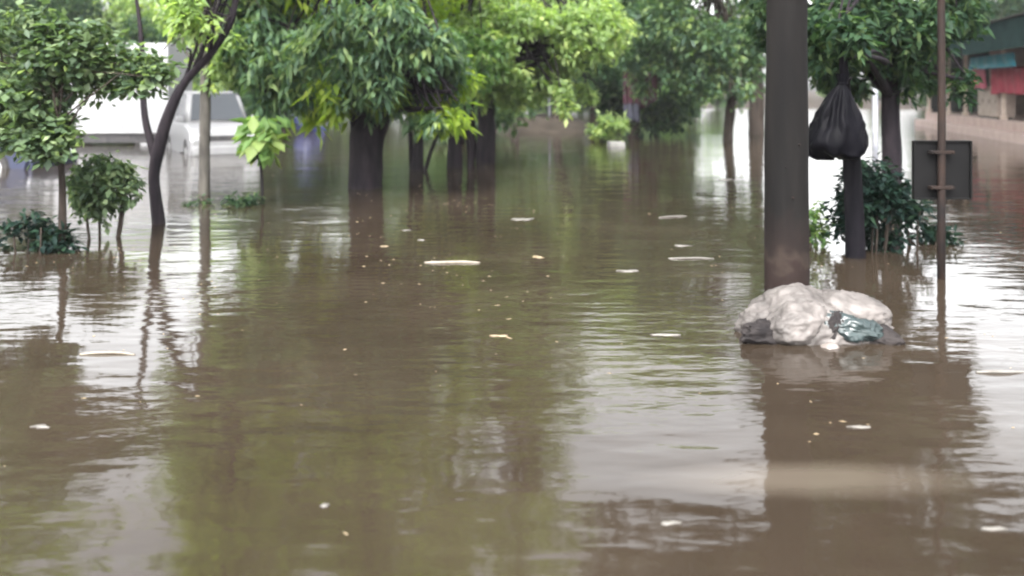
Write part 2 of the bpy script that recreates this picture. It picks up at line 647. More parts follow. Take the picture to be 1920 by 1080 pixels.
piece('sack_body', (.46, .30, .258), 2, (0, .02, .01), (0, 0, 0), 'sack_plastic', 6, .12, .055, 1.5, warp=sw)
piece('sack_fold', (.20, .14, .135), 5, (-.15, -.17, .115), (.2, -.2, .3), 'sack_plastic', 5, .2, .07)
piece('sack_fold', (.24, .16, .125), 6, (.21, -.05, .165), (.1, .18, -.2), 'sack_plastic', 5, .2, .07)
piece('teal_bag', (.18, .10, .075), 9, (.165, -.19, .115), (.35, .22, -.15), 'teal_plastic', 5, .3, .13, 1.7, 'teal plastic showing through the torn side')
piece('cavity_shade', (.235, .085, .085), 12, (-.29, -.155, .05), (0, .18, .42), 'cavity_dark', 5, .3, .12, 1.6)  # dark lump in place of the shaded wide cavity at left
piece('cavity_shade', (.19, .08, .075), 14, (.30, -.155, .05), (.1, .2, -.5), 'cavity_dark', 5, .3, .12, 1.6)
piece('cavity_shade', (.05, .07, .11), 21, (.045, -.205, .095), (0, .5, 0), 'cavity_dark', 5, .3, .12, 1.6)  # narrow dark lump in place of the shaded hole in the middle
piece('pale_lump', (.052, .05, .028), 16, (.0, -.33, .015), (0, 0, .2), 'pale_plastic', 3, .2, .08, 2.0)

# ------------------------------------------------------------------ right side: hanging bag on a post, sign on a thin pole, trunks, bush
M['black_plastic'] = noisy('black_plastic', (0.0012, 0.0012, 0.0020), (0.0032, 0.0030, 0.0044), 5, .45, .6, .03, (1, 1, .4), spec=.035)
post_b = G(1601, 482)
post = empty('bag_post', (post_b.x, post_b.y, 0))
tag(post, 'dark leaning wooden post carrying the black plastic bag', 'post')
V, Fc = tube_arrays(*smooth_path([(.02, 0, -.5), (.01, 0, .3), (-.02, 0, .95), (-.05, .05, 1.5), (-.10, .05, 2.05)], [.10, .092, .082, .05, .035], 5), 14, .1, 4)
M['black_wood'] = noisy('black_wood', (.002, .002, .003), (.007, .006, .008), 9, .9, .8, .02, (1, 1, .25), spec=.06)
link('shaft', pymesh('bag_post', V, Fc), 'black_wood', post)
V, Fc = tube_arrays([(-.06, .0, 1.62), (-.09, -.12, 1.70), (-.1, -.2, 1.72)], [.018, .014, .01], 7)
link('hook_stub', pymesh('hook_stub', V, Fc), 'bark_dark', post)

bc = P(1568, 290, post_b.y - .22)
bagV, bagF = [], []
prof = [(-.015, .02), (-.01, .19), (.02, .262), (.08, .285), (.17, .268), (.28, .232), (.39, .185), (.48, .138), (.56, .095), (.62, .058), (.67, .034), (.72, .048), (.76, .056)]
ns = 64
prof = [(a[0] + (b2[0] - a[0]) * f, a[1] + (b2[1] - a[1]) * f) for a, b2 in zip(prof, prof[1:]) for f in (0, .34, .67)] + [prof[-1]]
for i, (z, rr) in enumerate(prof):
    t = min(1, max(0, z / .68))
    for k in range(ns):
        th = 2 * math.pi * k / ns
        q = 1 + .16 * t * math.cos(9 * th + 2 * math.sin(3 * th)) + .05 * math.cos(13 * th + 6 * z) * (1 - abs(2 * t - 1)) + .17 * noise.noise(Vector((math.cos(th) * 1.6, math.sin(th) * 1.6, z * 5)))
        q += .09 * (1 - 3 * abs(noise.noise(Vector((math.cos(th) * 3, math.sin(th) * 3, z * 7)))))
        sag = .07 * noise.noise(Vector((math.cos(th) * 2, math.sin(th) * 2, 9))) * (1 - t)
        bagV.append((rr * q * math.cos(th) + .055 * t * t, rr * .8 * q * math.sin(th), z + sag))
for i in range(len(prof) - 1):
    for k in range(ns):
        bagF.append((i * ns + k, i * ns + (k + 1) % ns, (i + 1) * ns + (k + 1) % ns, (i + 1) * ns + k))
bagF.append(tuple(range(ns))[::-1])
hb = empty('black_bag', bc)
tag(hb, 'bulging black plastic bag tied by its neck and hanging on the dark post', 'bag')
link('bag_body', pymesh('bag_body', bagV, bagF), 'black_plastic', hb)
V, Fc = tube_arrays([(.055 + .047 * math.cos(a), .04 * math.sin(a), .665) for a in np.linspace(0, 2 * math.pi, 13)], [.010] * 13, 6)
link('neck_tie', pymesh('neck_tie', V, Fc), 'black_plastic', hb)

sp = G(1765, 522)
sign = empty('sign_post', (sp.x, sp.y, 0))
tag(sign, 'thin metal post with a dark square board fixed at mid height', 'sign post')
V, Fc = tube_arrays([(0, 0, -.5), (0, 0, .6), (.003, 0, 1.4), (-.002, 0, 2.5), (0, 0, 3.3)], [.034, .033, .032, .031, .03], 14, .03, 2)
link('pole', pymesh('sign_pole', V, Fc), 'rust_metal', sign)
M['board_dark'] = noisy('board_dark', (0.0010, 0.0010, 0.0013), (0.0026, 0.0024, 0.0026), 4, .6, .25, .006, spec=.15)
zb, zt = .675, 1.165
box('board', -.215, .27, .045, .068, zb, zt, 'board_dark', sign, .004)
for nm, a in (('board_rim', (-.222, -.208, .02, .07, zb - .006, zt + .006)), ('board_rim', (.262, .276, .02, .07, zb - .006, zt + .006)),
              ('board_rim', (-.207, .261, .022, .069, zt - .006, zt + .008)), ('board_rim', (-.207, .261, .022, .069, zb - .008, zb + .006))):
    box(nm, *a, 'board_dark', sign, .003)
for z in (zb + .1, zt - .09):
    box('bracket', -.10, .10, -.036, .044, z - .014, z + .014, 'rust_metal', sign, .004)
    for x in (-.075, .075):
        V, Fc = tube_arrays([(x, -.045, z), (x, -.036, z)], [.010, .010], 8)
        link('bolt', pymesh('bolt', V, Fc), 'rust_metal', sign)

gp = G(1641, 302)
o = empty('grey_pole', (gp.x, gp.y, 0))
tag(o, 'slim pale grey pole in the bright water behind the black bag', 'pole')
M['pale_metal'] = noisy('pale_metal', (.20, .21, .24), (.32, .32, .35), 5, .5, .1, .004)
V, Fc = tube_arrays([(0, 0, -.5), (0, 0, 1), (0, 0, 2.4), (0, 0, 4.2)], [.065, .06, .055, .05], 12, .02, 1)
link('shaft', pymesh('grey_pole', V, Fc), 'pale_metal', o)
V, Fc = tube_arrays([(0, 0, 4.18), (0, 0, 4.23)], [.06, .04], 12)
link('cap', pymesh('grey_pole_cap', V, Fc), 'pale_metal', o)


def bush(name, label, cat, c, rad, clumps, leaf, per, L, W, stems, seed, droop=.1, hue=0, group=None, wide=.45, gap=.02, stem_r=.014):
    """low leafy plant: stems from the water plus foliage"""
    rng = np.random.default_rng(seed)
    rnd = random.Random(seed)
    root = empty(name, (c[0], c[1], 0))
    tag(root, label, cat, group)
    cc = Vector((0, 0, c[2]))
    for k in range(stems):
        a = rnd.uniform(0, 6.28)
        e = cc + Vector((math.cos(a) * rad[0] * .6, math.sin(a) * rad[1] * .6, rnd.uniform(-.1, .7) * rad[2]))
        s = Vector((e.x * .45, e.y * .45, -.4))
        md = s.lerp(e, .6) + Vector((rnd.gauss(0, .03), rnd.gauss(0, .03), 0))
        p2, r2 = smooth_path([s, md, e], [stem_r, stem_r * .8, stem_r * .35], 4)
        V, Fc = tube_arrays(p2, r2, 7, .1, seed + k)
        link('stem', pymesh(name + '_stem', V, Fc), 'bark_brown', root)
    cl = blob_clumps([(tuple(cc), rad, clumps)], rng, gap, 2.5) if c[2] - rad[2] > .35 else None
    if cl is None:
        pts = []
        while len(pts) < clumps:
            d = rng.normal(0, 1, 3)
            d /= np.linalg.norm(d)
            p = np.array(cc) + d * rng.random() ** (1 / 2.4) * np.array(rad)
            if p[2] > .02 and noise.noise(Vector(p) * 2.5) > gap - .1:
                pts.append(p)
        cl = np.array(pts)
    tag(link('foliage', crown_mesh(name + '_foliage', cl, rng, per, L, W, droop, .03, hue, wide), leaf, root), kind='stuff')
    return root


bb = G(1652, 478)
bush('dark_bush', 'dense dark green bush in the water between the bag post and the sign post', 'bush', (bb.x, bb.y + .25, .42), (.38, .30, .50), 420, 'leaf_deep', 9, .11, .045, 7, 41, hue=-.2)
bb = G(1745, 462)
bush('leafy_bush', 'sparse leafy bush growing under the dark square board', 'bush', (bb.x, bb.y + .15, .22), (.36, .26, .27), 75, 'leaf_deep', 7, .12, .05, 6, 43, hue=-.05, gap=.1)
bb = G(1545, 470)
bush('leafy_bush', 'small sparse plant in the water right behind the thick pole', 'bush', (bb.x, bb.y + .2, .22), (.16, .16, .25), 30, 'leaf_mid', 7, .10, .045, 4, 44, hue=.1, gap=.05)

def sprays(seed, n_, u0, u1, v0, v1, Y0, Y1, r0=.14, r1=.32, cnt=18, leaf=()):
    rr = random.Random(seed)
    return [(P(rr.uniform(u0, u1), rr.uniform(v0, v1), rr.uniform(Y0, Y1)), (rr.uniform(r0, r1), rr.uniform(r0, r1), rr.uniform(r0, r1) * 1.2), cnt) + leaf for _ in range(n_)]


# ------------------------------------------------------------------ trees of the left side
bA = G(117, 468)
YA = bA.y
tree('small_tree', 'small round-leaved tree at far left, its thin stem rising from low scrub', 'tree', None,
     [(bA.x, bA.y, -.5), P(117, 400, YA), P(115, 320, YA), P(108, 250, YA), P(100, 150, YA)], [.045, .036, .03, .026, .014],
     [(P(100, 262, YA), (.42, .40, .28), 120), (P(20, 215, YA), (.5, .45, .36), 120), (P(70, 165, YA), (.55, .5, .36), 110), (P(190, 125, YA), (.52, .45, .26), 120),
      (P(100, 75, YA), (.6, .5, .32), 110), (P(-60, 120, YA), (.5, .5, .5), 80), (P(255, 140, YA - .2), (.30, .3, .20), 40)],
     'leaf_round', 'bark_brown', per=12, L=.105, W=.075, droop=.3, limbs=3, twigs=50, seed=11, spread=.05, wide=.5, lobes=0, gap=.13, gscale=1.8)
bB = G(192, 446)
bush('leafy_shrub', 'green shrub on several bare stems beside the small round-leaved tree', 'shrub', (bB.x, bB.y, .56), (.37, .30, .38), 210, 'leaf_round', 9, .105, .055, 6, 12, droop=.5, hue=-.02, stem_r=.018, gap=-.1)
bD = G(72, 472)
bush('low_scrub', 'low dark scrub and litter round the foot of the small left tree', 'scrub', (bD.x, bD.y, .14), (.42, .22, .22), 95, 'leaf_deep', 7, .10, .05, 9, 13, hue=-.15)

bC = G(297, 420)
YC = bC.y
tree('leaning_tree', 'slender crooked tree leaning right in front of the white vehicles', 'tree', None,
     [(bC.x + .03, YC, -.5), (bC.x, YC, 0), P(289, 330, YC), P(302, 262, YC), P(320, 205, YC), P(348, 152, YC), P(402, 92, YC), P(440, 10, YC), P(430, -160, YC), P(400, -380, YC)],
     [.10, .080, .066, .072, .066, .05, .04, .038, .03, .012],
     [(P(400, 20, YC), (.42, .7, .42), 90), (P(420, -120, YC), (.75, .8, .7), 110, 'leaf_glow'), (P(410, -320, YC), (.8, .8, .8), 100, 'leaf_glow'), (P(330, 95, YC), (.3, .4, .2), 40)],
     'leaf_light', 'bark_dark', per=9, L=.15, W=.065, droop=.55, limbs=4, twigs=40, seed=21,
     extra_limbs=[([P(294, 305, YC), P(282, 262, YC + .05), P(270, 200, YC + .15), P(264, 60, YC + .3), P(246, -60, YC + .3)], [.06, .046, .038, .028, .012])], hue=-.05)
bP = G(383, 366)
YP = bP.y
tree('slim_tree', 'slim straight tree trunk standing before the white car', 'tree', None,
     [(bP.x, YP, -.5), (bP.x, YP, 0), P(384, 250, YP), P(386, 100, YP), P(392, -100, YP), P(400, -450, YP)], [.10, .088, .08, .075, .06, .03],
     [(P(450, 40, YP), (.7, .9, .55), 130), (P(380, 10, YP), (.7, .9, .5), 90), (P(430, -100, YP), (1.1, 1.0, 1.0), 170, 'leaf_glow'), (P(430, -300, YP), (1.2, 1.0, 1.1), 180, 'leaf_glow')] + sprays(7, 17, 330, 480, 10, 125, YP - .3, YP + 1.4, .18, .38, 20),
     'leaf_light', 'bark_grey', per=9, L=.16, W=.065, droop=.6, limbs=4, twigs=50, seed=22, lobes=.05, hue=-.1)

# sapling with large leaves one can tell apart
bS = G(491, 381)
sap = empty('sapling', (bS.x, bS.y, 0))
tag(sap, 'young sapling with bright yellow-green leaves on a thin stem', 'sapling')
V, Fc = tube_arrays([(0, 0, -.4), (.01, 0, .2), (-.01, 0, .5), (0, 0, .72), (.02, 0, 1.0)], [.022, .019, .018, .03, .012], 9, .12, 2)
link('stem', pymesh('sapling_stem', V, Fc), 'bark_dark', sap)
V, Fc = tube_arrays([(-.0, 0, .62), (.0, 0, .68), (.0, 0, .75)], [.05, .085, .04], 10, .3, 7)
link('stem_knot', pymesh('sapling_knot', V, Fc), 'bark_dark', sap)
rng = np.random.default_rng(5)
saps = []
for k in range(4):
    saps.append(leaf_mesh('sapling_leaf', np.zeros((1, 3)), np.array([[1., 0, -.1]]), np.array([.30]), np.array([.14 + .014 * k]), np.array([.25 + .2 * k]), rng, .18, .5))
for k in range(84):
    a = rng.uniform(0, 2 * math.pi)
    z = rng.uniform(.70, 1.26)
    rr = rng.uniform(.0, .32) * (1 - .4 * abs(z - .95))
    o = link('leaf', saps[k % 4], 'leaf_sapling', sap)
    o.location = (math.cos(a) * rr + .03, math.sin(a) * rr, z)
    o.rotation_euler = (rng.normal(0, .3), rng.normal(.45, .4), a + rng.normal(0, .4))
    s = rng.uniform(.7, 1.15)
    o.scale = (s, s, s)
bb = G(430, 384)
bush('weed_patch', 'flat weedy patch lying on the water beside the sapling', 'weeds', (bb.x, bb.y, .02), (.66, .30, .05), 70, 'leaf_shade', 6, .10, .04, 5, 14, hue=0, stem_r=.008)

# ------------------------------------------------------------------ trees of the middle
bF = G(685, 352)
YF = bF.y
fx = bF.x
tree('forked_tree', 'stout dark tree with a thick short trunk forking low, at left of centre', 'tree', None,
     [(fx, YF, -.5), (fx, YF, 0), P(686, 300, YF), P(690, 250, YF), P(694, 215, YF), P(700, 120, YF), P(690, -100, YF), P(680, -480, YF)],
     [.33, .29, .275, .285, .20, .14, .11, .05],
     [(P(560, 100, YF - .8), (1.0, 1.0, .72), 430), (P(690, 80, YF - 1.2), (1.0, .9, .66), 400), (P(800, 105, YF - .8), (.6, 1.0, .62), 230), (P(490, 50, YF - .5), (.7, 1, .85), 260), (P(650, 160, YF - 1.3), (.75, .5, .26), 80), (P(700, 135, YF - 1.5), (.5, .4, .42), 90), (P(690, 35, YF - 1.7), (.75, .5, .5), 170), (P(570, 165, YF - .9), (.6, .5, .26), 90), (P(830, 190, YF - .2), (.32, .4, .36), 50), (P(770, 160, YF - .9), (.35, .5, .3), 50),
      (P(640, -100, YF), (2.2, 1.6, 1.3), 430, 'leaf_glow'), (P(650, -310, YF), (2.3, 1.6, 1.2), 430, 'leaf_glow')] + sprays(3, 12, 500, 870, 60, 205, YF - 1.6, YF + .3) + sprays(13, 16, 560, 870, 110, 205, YF - 1.7, YF + .2, .16, .34, 16, ('leaf_glow',)) + [ (P(500, 100, YF - .6), (.45, .7, .5), 170)],  # low sprays in the brighter leaf copy act as highlights painted by colour
     'leaf_dark', 'bark_dark', per=10, L=.23, W=.066, droop=1.1, limbs=4, twigs=120, seed=31, sides=20, spread=.05, hue=-.02, gap=-.12,
     extra_limbs=[([P(672, 262, YF), P(668, 225, YF), P(655, 170, YF), P(610, 60, YF)], [.15, .11, .075, .04]),
                  ([P(700, 262, YF), P(716, 225, YF - .1), P(728, 180, YF - .2), P(770, 60, YF - .3)], [.17, .13, .085, .04]),
                  ([P(690, 250, YF + .1), P(706, 210, YF + .2), P(704, 170, YF + .2), P(720, 50, YF + .3)], [.15, .10, .06, .04]),
                  ([P(664, 352, YF - .05) - Vector((0, 0, .3)), P(664, 330, YF - .05), P(668, 290, YF - .05), P(676, 250, YF)], [.08, .065, .06, .08])])

bG = G(782, 320)
YG = bG.y
tree('clump_tree', 'cluster of thin stems between the forked trunk and the blocky dark trunk', 'tree', None,
     [(bG.x, YG, -.5), (bG.x, YG, .1), P(785, 270, YG), P(786, 200, YG), P(790, 100, YG), P(800, -100, YG), P(800, -300, YG)], [.16, .13, .10, .09, .08, .05, .03],
     [(P(800, 150, YG - .6), (.8, .7, .6), 170), (P(815, 205, YG - .6), (.30, .3, .48), 60), (P(790, -80, YG), (1.3, 1.1, 1.4), 130, 'leaf_glow')],
     'leaf_light', 'bark_dark', per=9, L=.19, W=.065, droop=.9, limbs=3, twigs=40, seed=32, hue=-.05,
     extra_limbs=[([Vector((bG.x - .08, YG, -.4)), P(771, 290, YG), P(769, 240, YG), P(765, 150, YG)], [.06, .05, .045, .03]),
                  ([Vector((bG.x + .05, YG, -.4)), P(806, 290, YG), P(822, 240, YG), P(828, 150, YG)], [.05, .04, .035, .03])])
bH = G(852, 314)
YH = bH.y
tree('twin_tree', 'dark grey-green trunk pair just left of the straight dark trunk', 'tree', None,
     [(bH.x, YH, -.5), (bH.x, YH, 0), P(852, 270, YH), P(855, 200, YH), P(860, 100, YH), P(850, -200, YH), P(840, -500, YH)], [.20, .17, .15, .16, .13, .08, .04],
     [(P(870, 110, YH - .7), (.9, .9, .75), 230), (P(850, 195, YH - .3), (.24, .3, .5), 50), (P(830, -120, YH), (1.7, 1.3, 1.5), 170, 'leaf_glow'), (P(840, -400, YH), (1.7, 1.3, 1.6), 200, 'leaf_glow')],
     'leaf_mid', 'bark_dark', per=9, L=.20, W=.07, droop=.7, limbs=3, twigs=40, seed=33,
     extra_limbs=[([Vector((bH.x + .32, YH, -.4)), P(880, 280, YH), P(872, 230, YH), P(866, 170, YH)], [.07, .06, .06, .05])])
bI = G(911, 306)
YI = bI.y
tree('straight_tree', 'straight dark trunk under the bright green foliage at the centre', 'tree', None,
     [(bI.x, YI, -.5), (bI.x, YI, 0), P(912, 260, YI), P(912, 180, YI), P(920, 60, YI), P(960, -150, YI), P(980, -500, YI)], [.25, .215, .195, .19, .17, .12, .05],
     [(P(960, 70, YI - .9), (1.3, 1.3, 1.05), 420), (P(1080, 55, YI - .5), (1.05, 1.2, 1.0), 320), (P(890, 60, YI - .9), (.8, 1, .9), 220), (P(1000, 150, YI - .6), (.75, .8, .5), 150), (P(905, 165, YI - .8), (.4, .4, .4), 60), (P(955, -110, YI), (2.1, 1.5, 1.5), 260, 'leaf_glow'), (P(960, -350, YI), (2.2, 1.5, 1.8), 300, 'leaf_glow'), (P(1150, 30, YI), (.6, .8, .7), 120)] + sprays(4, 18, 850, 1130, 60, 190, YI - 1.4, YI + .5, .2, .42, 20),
     'leaf_light', 'bark_dark', per=9, L=.20, W=.085, droop=.55, limbs=4, twigs=90, seed=34,
     extra_limbs=[([Vector((bI.x - .42, YI, -.4)), P(888, 280, YI), P(884, 240, YI), P(890, 150, YI)], [.08, .065, .06, .05])])

# far trunks on the mud bank
far_specs = [
    (966, 214, 36, .34, 'far leaning trunk on the mud bank, nearest the straight dark trunk', 'leaf_mid', 14, 0),
    (1044, 214, 36, .36, 'far trunk leaning right beside a thin pale stake', 'leaf_light', 24, 14),
    (1112, 206, 38, .26, 'thin dark far trunk above the light green bush', 'leaf_mid', 0, -6),
    (1156, 214, 37, .50, 'thick far trunk next to the maroon cloths', 'leaf_mid', 0, 0),
    (1418, 236, 33, .60, 'broad brownish far trunk partly hidden by the thick pole', 'leaf_dark', 0, 0),
]
for i, (u, v, Y, w, lab, lf, lean, l2) in enumerate(far_specs):
    p0 = P(u, v, Y)
    g0 = Vector((p0.x, p0.y, min(ground_h(p0.x, p0.y), p0.z) - .25))
    tree('far_tree', lab, 'tree', 'trees on the far bank',
         [g0, p0, P(u + lean * .3, 170, Y), P(u + lean, 120, Y), P(u + lean + l2, 20, Y), P(u + lean, -160, Y)], [w * .62, w * .5, w * .42, w * .4, w * .33, w * .14],
         [(P(u + lean, 60, Y), (2.4, 2.2, 1.7), 230), (P(u + lean + 15, -90, Y), (3.0, 2.8, 2.2), 300)],
         lf, 'bark_brown', per=8, L=.30, W=.12, droop=.6, limbs=4, twigs=30, seed=60 + i, spread=.16, gap=.04, gscale=.6)
# more crowns reach between: the dark tree over the street side
bK = P(1300, 232, 27)
tree('dark_tree', 'dark leafy tree whose low crown fills the space left of the thick pole', 'tree', None,
     [(bK.x + 1.3, 28, -.5), (bK.x + 1.3, 28, .2), P(1372, 150, 28), P(1350, 60, 28), P(1330, -100, 28)], [.2, .16, .14, .12, .06],
     [(P(1240, 60, 27), (1.3, 1.4, 1.3), 360), (P(1340, 85, 27), (1.2, 1.4, 1.3), 360), (P(1420, 70, 27), (1.0, 1.3, 1.5), 300), (P(1310, -70, 27), (2.2, 1.6, 1.2), 160), (P(1240, -110, 26), (2.3, 1.6, 1.4), 200, 'leaf_glow'), (P(1330, 150, 27), (.9, .9, .5), 90)] + sprays(6, 16, 1180, 1440, 60, 185, 25.5, 28, .3, .6, 22),
     'leaf_dark', 'bark_brown', per=9, L=.25, W=.10, droop=.6, limbs=4, twigs=60, seed=71, spread=.1, gap=.05, gscale=.7, hue=-.08)

bb = G(1142, 266)
bush('bright_bush', 'bright yellow-green bush at the far water edge', 'bush', (bb.x, bb.y, .40), (.66, .5, .48), 120, 'leaf_light', 8, .2, .10, 6, 51, hue=.1)
bb = G(1296, 238)
bush('columnar_shrub', 'dark green columnar shrub beside the open street', 'shrub', (bb.x, bb.y, .85), (.40, .40, .85), 260, 'leaf_dark', 9, .16, .06, 4, 52, hue=-.25, droop=-.2)
bb = G(1236, 252)
o = empty('bare_sapling', (bb.x, bb.y, 0))
tag(o, 'thin bare sapling bent at its foot, right of the maroon cloths', 'sapling')
V, Fc = tube_arrays(*smooth_path([(-.28, 0, -.4), (-.12, 0, .12), (.02, 0, .55), (.03, 0, 1.4), (.0, 0, 2.3)], [.07, .065, .06, .05, .03], 4), 9, .1, 3)
link('stem', pymesh('bare_sapling', V, Fc), 'bark_dark', o)
V, Fc = tube_arrays([(.02, 0, 1.7), (.2, .05, 2.0), (.3, .08, 2.35)], [.03, .02, .01], 6)
link('twig', pymesh('bare_twig', V, Fc), 'bark_dark', o)
pp = P(1030, 214, 37)
o = empty('pale_stake', (pp.x, pp.y, 0))
tag(o, 'thin pale stake standing upright on the far mud bank', 'stake')
gz = ground_h(pp.x, pp.y)
V, Fc = tube_arrays([(0, 0, gz - .3), (.01, 0, 1.2), (0, 0, 2.1)], [.055, .05, .045], 9, .04, 2)
link('shaft', pymesh('pale_stake', V, Fc), 'pale_metal', o)
V, Fc = tube_arrays([(0, 0, 2.1), (0, 0, 2.16)], [.05, .02], 9)
link('tip', pymesh('pale_stake_tip', V, Fc), 'pale_metal', o)

# ------------------------------------------------------------------ right-hand tree (dark trunk behind the bush) and its low crown
bR = G(1671, 402)
YR = bR.y
tree('street_tree', 'dark straight trunk right of the black bag, its crown hanging over the street side', 'tree', None,
     [(bR.x, YR, -.5), (bR.x, YR, 0), P(1672, 300, YR), P(1670, 200, YR), P(1671, 100, YR), P(1665, -60, YR), P(1650, -350, YR)], [.15, .13, .12, .115, .11, .10, .05],
     [(P(1575, 60, YR - .5), (.58, .7, .62), 260), (P(1690, 45, YR - .5), (.60, .7, .60), 260), (P(1770, 20, YR), (.45, .7, .55), 130), (P(1705, 150, YR - .3), (.14, .16, .28), 26), (P(1588, 95, post_b.y - .05), (.20, .18, .30), 60), (P(1545, 60, post_b.y + .6), (.25, .3, .3), 60), (P(1555, 130, YR), (.25, .4, .20), 34),
      (P(1620, -120, YR), (1.2, 1.3, .9), 360), (P(1600, -270, YR), (1.3, 1.3, .8), 330), (P(1235, -270, YR), (1.1, 1.1, .5), 280), (P(1420, -265, YR), (.9, 1.1, .5), 240), (P(1870, -215, YR), (.8, 1.2, .5), 200), (P(1430, 40, YR + 1), (.35, .6, .45), 60), (P(1742, 140, YR + .6), (.13, .2, .22), 20)] + sprays(5, 8, 1525, 1800, 40, 170, YR - 1, YR + .6, .10, .22, 14),
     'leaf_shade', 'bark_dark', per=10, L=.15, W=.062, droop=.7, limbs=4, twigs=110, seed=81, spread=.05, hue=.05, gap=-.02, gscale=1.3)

# ------------------------------------------------------------------ vehicles on the left
def make_wheel(parent, x, y, z, r=.32, w=.2):
    t = bmesh.new()
    bmesh.ops.create_cone(t, cap_ends=True, segments=24, radius1=r, radius2=r, depth=w)
    bmesh.ops.rotate(t, verts=t.verts, cent=(0, 0, 0), matrix=Matrix.Rotation(math.pi / 2, 3, 'X'))
    bmesh.ops.bevel(t, geom=[e for e in t.edges if len(e.link_faces) == 2 and e.calc_face_angle(0) > 1], offset=.03, segments=2, affect='EDGES')
    wh = link('wheel', bm_mesh('tyre', t, False), 'rubber', parent)
    wh.location = (x, y, z)
    t = bmesh.new()
    bmesh.ops.create_cone(t, cap_ends=True, segments=20, radius1=r * .6, radius2=r * .5, depth=w * 1.06)
    bmesh.ops.rotate(t, verts=t.verts, cent=(0, 0, 0), matrix=Matrix.Rotation(math.pi / 2, 3, 'X'))
    link('rim', bm_mesh('rim', t), 'rim_metal', wh)
    return wh


def quad_panel(name, pts, inset, off, material, parent, thick=.012):
    """a slightly proud pane inside the quad pts (4 corners, outward normal by order)"""
    p = [Vector(q) for q in pts]
    c = sum(p, Vector()) / 4
    nrm = (p[1] - p[0]).cross(p[3] - p[0]).normalized()
    q = [c + (x - c) * (1 - inset) for x in p]
    V = [x + nrm * (off - thick) for x in q] + [x + nrm * off for x in q]
    Fc = [(4, 5, 6, 7), (0, 3, 2, 1), (0, 1, 5, 4), (1, 2, 6, 5), (2, 3, 7, 6), (3, 0, 4, 7)]
    return link(name, pymesh(name, V, Fc, False), material, parent)


